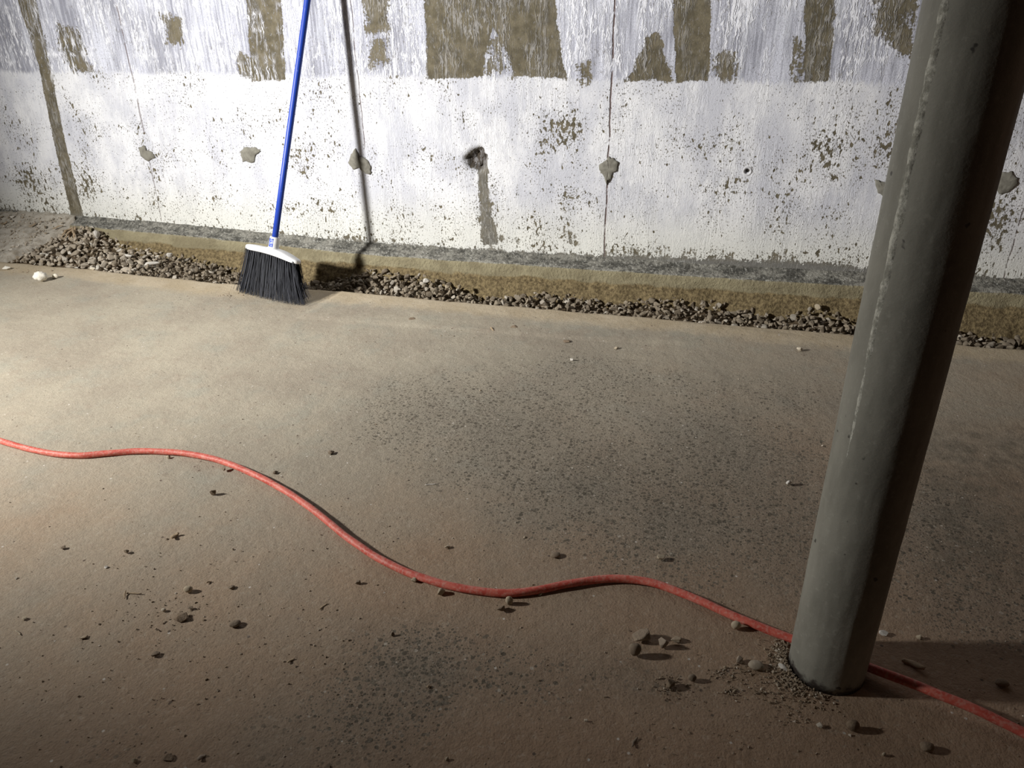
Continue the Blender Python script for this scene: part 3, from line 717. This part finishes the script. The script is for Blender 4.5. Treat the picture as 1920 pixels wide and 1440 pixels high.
# ------------------------------------------------------------------ loose stones and scraps on the floor, each its own thing
def pebble(name, px, py, wpx, hpx, mat, label, cat='stone', seed=0, round_=False, flat=.7, rot=0.0):
    """px, py: where its foot touches the floor; wpx, hpx: how large it looks"""
    p = on_floor(px, py); d = proj(p)[2]; w_ = wpx*d/F; h_ = hpx*d/F
    r = np.random.default_rng(500+seed); bm = bmesh.new()
    if round_:
        bmesh.ops.create_icosphere(bm, subdivisions=3, radius=1)
        for v in bm.verts:
            q = v.co; lum = 4.0 if name == 'mortar_lump' else 1.0; v.co = q*(1+.10*float(vnoise(q.x*1.6+seed, q.y*1.6+q.z*1.1, seed))+.045*lum*float(vnoise(q.x*6+seed, q.y*6-q.z*5, seed+1)))
    else:
        for k in range(13):
            dd = r.normal(size=3); dd /= np.linalg.norm(dd); bm.verts.new(tuple(dd*r.uniform(.75, 1.0)))
        res = bmesh.ops.convex_hull(bm, input=bm.verts)
        bmesh.ops.delete(bm, geom=[g for g in res['geom_interior'] if isinstance(g, bmesh.types.BMVert)], context='VERTS')
        bmesh.ops.bevel(bm, geom=list(bm.edges), offset=.06, segments=1, affect='EDGES')
        bmesh.ops.triangulate(bm, faces=list(bm.faces)); bmesh.ops.subdivide_edges(bm, edges=list(bm.edges), cuts=1)
        for v in bm.verts: v.co *= 1+.05*float(vnoise(v.co.x*4+seed, v.co.y*4+v.co.z*3, seed))
    c = np.array([v.co[:] for v in bm.verts]); lo_, hi_ = c.min(0), c.max(0); mid = (lo_+hi_)/2
    zh = h_*flat
    for v in bm.verts: v.co = Vector(((v.co.x-mid[0])/(hi_[0]-lo_[0])*w_, (v.co.y-mid[1])/(hi_[1]-lo_[1])*w_*.75, (v.co.z-lo_[2])/(hi_[2]-lo_[2])*zh))
    me = bpy.data.meshes.new(name); bm.to_mesh(me); bm.free(); me.materials.append(M[mat])
    if round_: me.shade_smooth()
    o = bpy.data.objects.new(name, me); C.objects.link(o); o.location = (p.x, p.y+w_*.28, .0005); o.rotation_euler = (0, 0, YAW+rot); o.data.update()
    return tag(o, label, cat)
PB = [
 ('pebble', 399, 933, 19, 19, 'brown_stone', 'dark blocky pebble alone on the floor below the first bend of the cord', 0, .9, 0),
 ('stone_chip', 418, 886, 14, 12, 'brown_stone', 'small dark stone chip just below the cord near the blocky pebble', 0, .8, .3),
 ('pebble', 351, 1113, 17, 16, 'tan_stone', 'smooth round tan pebble on the left floor above the crumbled lump', 1, .8, 0),
 ('mud_lump', 335, 1166, 28, 18, 'mud', 'crumbled flat brown mud lump on the left floor', 0, .5, .2),
 ('pebble', 438, 1178, 22, 14, 'brown_stone', 'oval brown pebble right of the crumbled mud lump', 1, .7, .4),
 ('stone_chip', 357, 1144, 11, 8, 'brown_stone', 'tiny dark chip just above and right of the crumbled mud lump', 0, .8, 0),
 ('stone_chip', 306, 1148, 9, 8, 'tan_stone', 'tiny pale chip just left of the crumbled mud lump', 1, .8, 0),
 ('stone_chip', 432, 1106, 14, 9, 'brown_stone', 'small brown chip right of the smooth round tan pebble', 0, .6, 0),
 ('pebble', 825, 1117, 17, 15, 'tan_stone', 'round tan pebble touching the cord where it dips', 0, .9, .5),
 ('pebble', 954, 1136, 15, 19, 'tan_stone', 'upright pale pebble just below the lowest bend of the cord', 1, 1.0, 0),
 ('broken_shell_of_mud', 937, 1150, 18, 14, 'mud', 'broken brown mud flake beside the upright pale pebble', 0, .8, .6),
 ('pebble', 1040, 1047, 20, 12, 'brown_stone', 'flat oval brown pebble above the middle of the cord', 1, .6, .3),
 ('stone_chip', 1239, 1053, 18, 12, 'tan_stone', 'wedge shaped chip on the speckled floor above the right hump of the cord', 0, .8, .2),
 ('mud_lump', 1200, 1206, 34, 26, 'mud', 'largest brown mud lump in the cluster left of the column', 0, .8, .1),
 ('pebble', 1189, 1235, 24, 30, 'brown_stone', 'dark rounded egg shaped pebble below the largest mud lump', 1, 1.0, 0),
 ('stone_chip', 1243, 1217, 19, 22, 'brown_stone', 'angular brown stone right of the dark rounded egg shaped pebble', 0, .95, 0),
 ('mortar_crumb', 1267, 1206, 20, 12, 'crumb', 'pale crumbling mortar bit right of the angular brown stone', 0, .7, 0),
 ('pebble', 1379, 1183, 18, 18, 'tan_stone', 'round pale yellowish pebble under the cord left of the column', 1, 1.0, 0),
 ('stone_chip', 1386, 1246, 17, 16, 'brown_stone', 'pyramid shaped dark stone left of the column foot', 0, 1.0, .9),
 ('pebble', 1417, 1258, 29, 16, 'gravel_pale', 'oblong grey green pebble by the dirt at the column foot', 1, .8, -.1),
 ('mortar_crumb', 1256, 1292, 20, 20, 'mud', 'rough brown crumb standing in fine grit left of the column', 0, .9, .5),
 ('pebble', 1297, 1280, 16, 16, 'brown_stone', 'small rounded brown pebble between rough crumb and column', 1, .95, 0),
 ('mud_ball', 1598, 1374, 24, 24, 'mud', 'crumbly brown ball of mud in front of the column', 1, .95, 0),
 ('mortar_crumb', 1535, 1366, 13, 9, 'crumb', 'pale angular crumb left of the crumbly mud ball', 0, .8, 0),
 ('stone_chip', 1478, 912, 11, 11, 'white_stone', 'small pale triangular stone chip on the dark floor left of the column', 0, 1.0, .4),
 ('stone_chip', 1499, 660, 11, 9, 'tan_stone', 'small tan stone on the sandy strip left of the column', 0, .9, 0),
 ('mortar_crumb', 1657, 1194, 17, 10, 'white_stone', 'pale mortar flake on the floor just right of the column', 0, .7, 0),
 ('stone_chip', 1723, 1200, 11, 9, 'tan_stone', 'small tan chip farther right of the column behind the cord', 0, .8, 0),
 ('mud_lump', 1879, 1290, 26, 14, 'mud', 'brown mud lump at the far right beyond the cord', 1, .7, 0),
 ('mud_lump', 1738, 1412, 26, 20, 'mud', 'brown mud lump in the dark right front corner of the floor', 1, .8, 0),
 ('mortar_crumb', 1657, 1419, 8, 8, 'tan_stone', 'tiny round pale crumb right of the mud ball at the bottom', 1, 1.0, 0),
 ('stone_chip', 620, 853, 13, 8, 'brown_stone', 'small dark chip on the floor above the descending cord', 0, .8, .5),
 ('stone_chip', 236, 1039, 10, 9, 'brown_stone', 'small dark chip on the left floor below the cord dip', 0, .9, 0),
 ('stone_chip', 116, 1031, 11, 7, 'brown_stone', 'tiny dark flat chip at the left side of the floor', 0, .7, 0),
 ('mortar_lump', 72, 531, 26, 24, 'mortar_lump', 'largest white mortar lump on the floor near the gravel heap', 1, .85, .3),
 ('mortar_lump', 103, 523, 11, 10, 'mortar_lump', 'smaller white mortar lump right of the largest one', 1, .9, 0),
 ('mortar_lump', 10, 507, 14, 9, 'mortar_lump', 'white mortar bit at the left frame edge beside the dirt bank', 0, .7, 0),
 ('mortar_lump', 173, 507, 10, 7, 'mortar_lump', 'white mortar bit on the slab edge under the gravel heap', 0, .8, 0),
 ('stone_chip', 776, 1094, 13, 11, 'tan_stone', 'small tan chip below the cord left of the round tan pebble', 0, .9, .2),
 ('stone_chip', 670, 1097, 11, 9, 'brown_stone', 'small brown chip on the floor below the steep part of the cord', 0, .9, .2),
 ('stone_chip', 1012, 1118, 9, 7, 'tan_stone', 'tiny pale chip against the underside of the cord right of the upright pebble', 0, .9, .2),
 ('stone_chip', 838, 1030, 11, 7, 'tan_stone', 'tiny chip on the speckled floor above the cord dip', 0, .9, .2),
 ('stone_chip', 735, 1194, 9, 9, 'brown_stone', 'small chip at the upper edge of the dark greenish floor patch', 0, .9, .2),
 ('mud_flake', 147, 1205, 24, 10, 'crumb', 'pale flaky crust on the left front floor', 0, .5, .2),
 ('mud_flake', 289, 1232, 17, 10, 'brown_stone', 'dark curled flake on the left front floor', 0, .6, .7),
 ('mud_flake', 311, 1428, 22, 11, 'mud', 'brown flake at the bottom edge of the floor', 0, .6, .1),
 ('mud_flake', 47, 1164, 17, 8, 'tan_stone', 'pale sliver of stone at the left floor edge', 0, .6, .6),
 ('mud_flake', 251, 1432, 12, 9, 'tan_stone', 'tiny tan stone left of the brown flake at the bottom edge', 0, .8, .6),
 ('stone_chip', 1155, 656, 9, 6, 'tan_stone', 'tiny chip on the sandy strip below the long wall crack', 0, .8, 0),
 ('stone_chip', 1072, 678, 7, 6, 'white_stone', 'tiny white chip on the floor below the sandy strip', 0, .9, 0),
 ('mud_flake', 772, 602, 16, 6, 'mud', 'flat brown flake on the sandy strip right of the broom', 0, .6, 0),
 ('mud_flake', 960, 617, 20, 7, 'mud', 'flat brown flake beside the small twig on the sandy strip', 0, .6, 0),
 ('mud_flake', 1062, 643, 14, 6, 'mud', 'reddish flake on the sandy strip lower edge', 0, .6, 0),
 ('mortar_crumb', 198, 1066, 8, 6, 'white_stone', 'tiny whitish crumb on the left floor', 0, .6, 0),
 ('stone_chip', 517, 889, 14, 7, 'brown_stone', 'flat dark chip just above the cord where it turns down', 0, .7, .3),
 ('stone_chip', 315, 861, 8, 7, 'tan_stone', 'tiny pale chip just under the straight left part of the cord', 0, .9, 0),
 ('stone_chip', 1097, 1356, 10, 8, 'tan_stone', 'small squarish tan chip on the dark front floor', 0, .6, .4),
 ('stone_chip', 836, 1430, 12, 9, 'tan_stone', 'small tan chip at the bottom middle of the floor', 0, .7, .4),
 ('mortar_crumb', 1468, 1259, 20, 9, 'white_stone', 'elongated white chip leaning in the dirt at the column foot', 0, .9, -.9),
]
for i, (nm, px, py, a, b, m, lb, rd, fl_, ro) in enumerate(PB):
    pebble(nm, px, py, a, b, m, lb, 'stone' if nm in ('pebble', 'stone_chip') else ('mortar' if 'mortar' in nm else 'dirt'), i, bool(rd), fl_, ro)

# slivers of wood and twigs
def sliver(name, a, b, r, mat, label, cat, za=.0, zb_=.0, parent=None):
    p, q = Vector(a), Vector(b); dr = (q-p); L = dr.length; dr.normalize(); s = dr.cross(Vector((0, 0, 1))).normalized(); up_ = s.cross(dr)
    verts = []; n = 7; st = 9
    for i in range(st):
        t = i/(st-1); c = p+dr*(L*t)+up_*(r*.6*math.sin(t*5+L*90))+s*(r*.5*math.sin(t*7+L*50)); rr = r*(.35+.65*math.sin(math.pi*(.12+.8*t)))
        for k in range(n):
            a_ = 2*math.pi*k/n; verts.append(c+(s*math.cos(a_)*1.25+up_*math.sin(a_)*.7)*rr)
    faces = [(i*n+k, i*n+(k+1) % n, (i+1)*n+(k+1) % n, (i+1)*n+k) for i in range(st-1) for k in range(n)]+[tuple(range(n))[::-1], tuple((st-1)*n+k for k in range(n))]
    o = mesh_obj(name, verts, faces, M[mat], parent)
    return tag(o, label, cat)
def fl_z(px, py, z): return on_floor(px, py, z)
sliver('wood_splinter', fl_z(321, 1010, .003), fl_z(333, 999, .005), .0045, 'wood', 'short light wooden peg lying on the left floor below the cord', 'wood')
sliver('wood_chip', fl_z(1693, 1235, .004), fl_z(1734, 1255, .004), .0055, 'wood', 'long thin wood chip on the floor right of the column', 'wood')
sliver('twig', fl_z(233, 1123, .002), fl_z(235, 1107, .006), .0013, 'wood', 'thin upright straw stem on the left floor', 'twig')
sliver('twig', fl_z(234, 1111, .0025), fl_z(266, 1113, .0025), .0014, 'wood', 'thin straw lying across the upright straw stem', 'twig')
sliver('twig', fl_z(30, 1182, .0015), fl_z(39, 1190, .0015), .0012, 'tan_stone', 'tiny pale straw near the left floor edge', 'twig')
sliver('twig', fl_z(598, 1143, .002), fl_z(613, 1131, .002), .0016, 'wood', 'short brown twig on the floor below the cord slope', 'twig')
sliver('twig', fl_z(538, 1243, .002), fl_z(551, 1234, .002), .002, 'wood', 'short pale sliver on the front floor left of the dark patch', 'twig')
sliver('twig', fl_z(386, 1093, .002), fl_z(396, 1089, .002), .0018, 'wood', 'pale short sliver above the smooth round tan pebble', 'twig')
sliver('twig', fl_z(370, 1425, .003), fl_z(385, 1414, .003), .003, 'brown_stone', 'dark stubby twig at the bottom of the floor', 'twig')
sliver('twig', fl_z(797, 909, .0015), fl_z(818, 907, .0015), .0012, 'white_stone', 'thin white sliver on the speckled floor', 'twig')
sliver('twig', fl_z(917, 611, .003), fl_z(926, 620, .004), .0035, 'wood', 'small bent twig standing on the sandy strip', 'twig')
sliver('twig', fl_z(1184, 1400, .002), fl_z(1194, 1382, .002), .0018, 'brown_stone', 'thin dark twig on the dark front floor', 'twig')
sliver('twig', fl_z(800, 1289, .002), fl_z(808, 1285, .002), .002, 'wood', 'short brown sliver on the dark greenish floor patch', 'twig')
# bunch of splinters stuck in the bank at the heap's top
tip = on_wall(137, 426, 2.70)
ends = [(112, 446), (118, 449), (124, 443), (130, 450), (139, 452), (140, 440), (115, 439), (121, 434)]
for i, (px, py) in enumerate(ends):
    e = on_wall(px, py, 2.66-.006*(i % 3)); t0 = tip+Vector((rng.uniform(-.012, .012), rng.uniform(-.006, .006), rng.uniform(-.006, .006)))
    o = sliver('wood_splinter', t0, e, .0042, 'wood', 'brown wood splinter in the small bundle at the top of the gravel heap', 'wood')
    o['group'] = 'splinters on the gravel heap'
for i, (a, b) in enumerate((((97, 424), (116, 413)), ((60, 443), (72, 433)), ((12, 447), (22, 440)))):
    pa, pb = on_wall(*a, 2.70), on_wall(*b, 2.72); pa.z = bank_z(pa.x, pa.y)+.006; pb.z = bank_z(pb.x, pb.y)+.007
    sliver('wood_splinter', pa, pb, .004, 'wood', ('long thin grey stick lying on the dirt bank nearest the splinter bundle', 'short stick on the middle of the dirt bank', 'short stick on the dirt bank by the left frame edge')[i], 'wood')

# ------------------------------------------------------------------ fine grit nobody could count
def grit(name, items, mat, label):
    its = []
    for x, y, z, s in items:
        q = Matrix.Rotation(rng.uniform(0, 6.28), 3, 'Z') @ Matrix.Rotation(rng.normal(0, .4), 3, 'X'); its.append((x, y, z, s, q, int(rng.integers(24)), 0))
    o = bulk(name, its, mat); tag(o, label, 'debris', kind='stuff'); return o
it = []
for _ in range(900):                                            # everywhere on the floor
    px, py = rng.uniform(-60, 1980), 560+900*rng.random()**.7; p = on_floor(px, py)
    if p.y < 2.44 and (p-COL).length > .075: it.append((p.x, p.y, .0006, float(np.clip(rng.lognormal(math.log(.0016), .45), .0006, .0045))))
for cx, cy, n_, sx, sy, ss in ((690, 1020, 40, 80, 40, .0016), (300, 1130, 110, 170, 70, .0018), (330, 1160, 60, 60, 25, .002), (600, 1200, 60, 60, 60, .0018), (800, 1010, 60, 120, 40, .0016), (200, 1300, 80, 160, 60, .0018), (900, 1180, 60, 150, 40, .0016),
                               (1300, 1380, 60, 180, 40, .0015), (780, 620, 50, 200, 12, .0017), (60, 505, 50, 50, 6, .003), (430, 553, 24, 16, 4, .0035), (660, 560, 60, 60, 14, .0018), (1000, 600, 50, 200, 14, .0018), (1700, 1330, 40, 120, 60, .0015)):
    for _ in range(n_):
        p = on_floor(rng.normal(cx, sx), rng.normal(cy, sy))
        if p.y < float(slab_edge(np.float64(p.x)))-.02 and (p-COL).length > .075: it.append((p.x, p.y, .0008, float(np.clip(rng.lognormal(math.log(ss), .4), .0006, .006))))
grit('floor_grit', it, M['crumb'], 'fine crumbs and grit scattered over the concrete floor')
it = []
for _ in range(900):                                            # dirt pile at the column foot
    a = va-math.radians(rng.normal(62, 30)); d = RAD+.004+abs(rng.normal(0, .016)); x, y = COL.x+d*math.cos(a), COL.y+d*math.sin(a)
    it.append((x, y, .001+max(0, .010-(d-RAD)*.5)*rng.random(), float(np.clip(rng.lognormal(math.log(.0019), .5), .0008, .0055))))
for cx, cy, n_, s_ in ((1355, 1262, 60, 12), (1370, 1297, 50, 9), (1395, 1258, 60, 14), (1430, 1290, 90, 28), (1262, 1300, 50, 22), (1490, 1340, 60, 30), (1250, 1275, 40, 16), (1470, 1300, 80, 24)):
    for _ in range(n_):
        p = on_floor(rng.normal(cx, s_), rng.normal(cy, s_*.5))
        if (p-COL).length > RAD+.004: it.append((p.x, p.y, .001, float(np.clip(rng.lognormal(math.log(.0016), .5), .0006, .005))))
grit('dirt_pile', it, M['crumb'], 'pile of loose dirt and pale grit around the column foot')
it = []
for _ in range(1100):                                           # debris on the dirt bank
    y = rng.uniform(2.47, 2.78); x = rng.uniform(-3.7, float(heap_left(y))-.01)
    it.append((x, y, bank_z(x, y)+.004, float(np.clip(rng.lognormal(math.log(.0048), .6), .0015, .016))))
grit('bank_debris', it, M['gravel_pale'], 'pale flakes and crumbs covering the dirt bank')
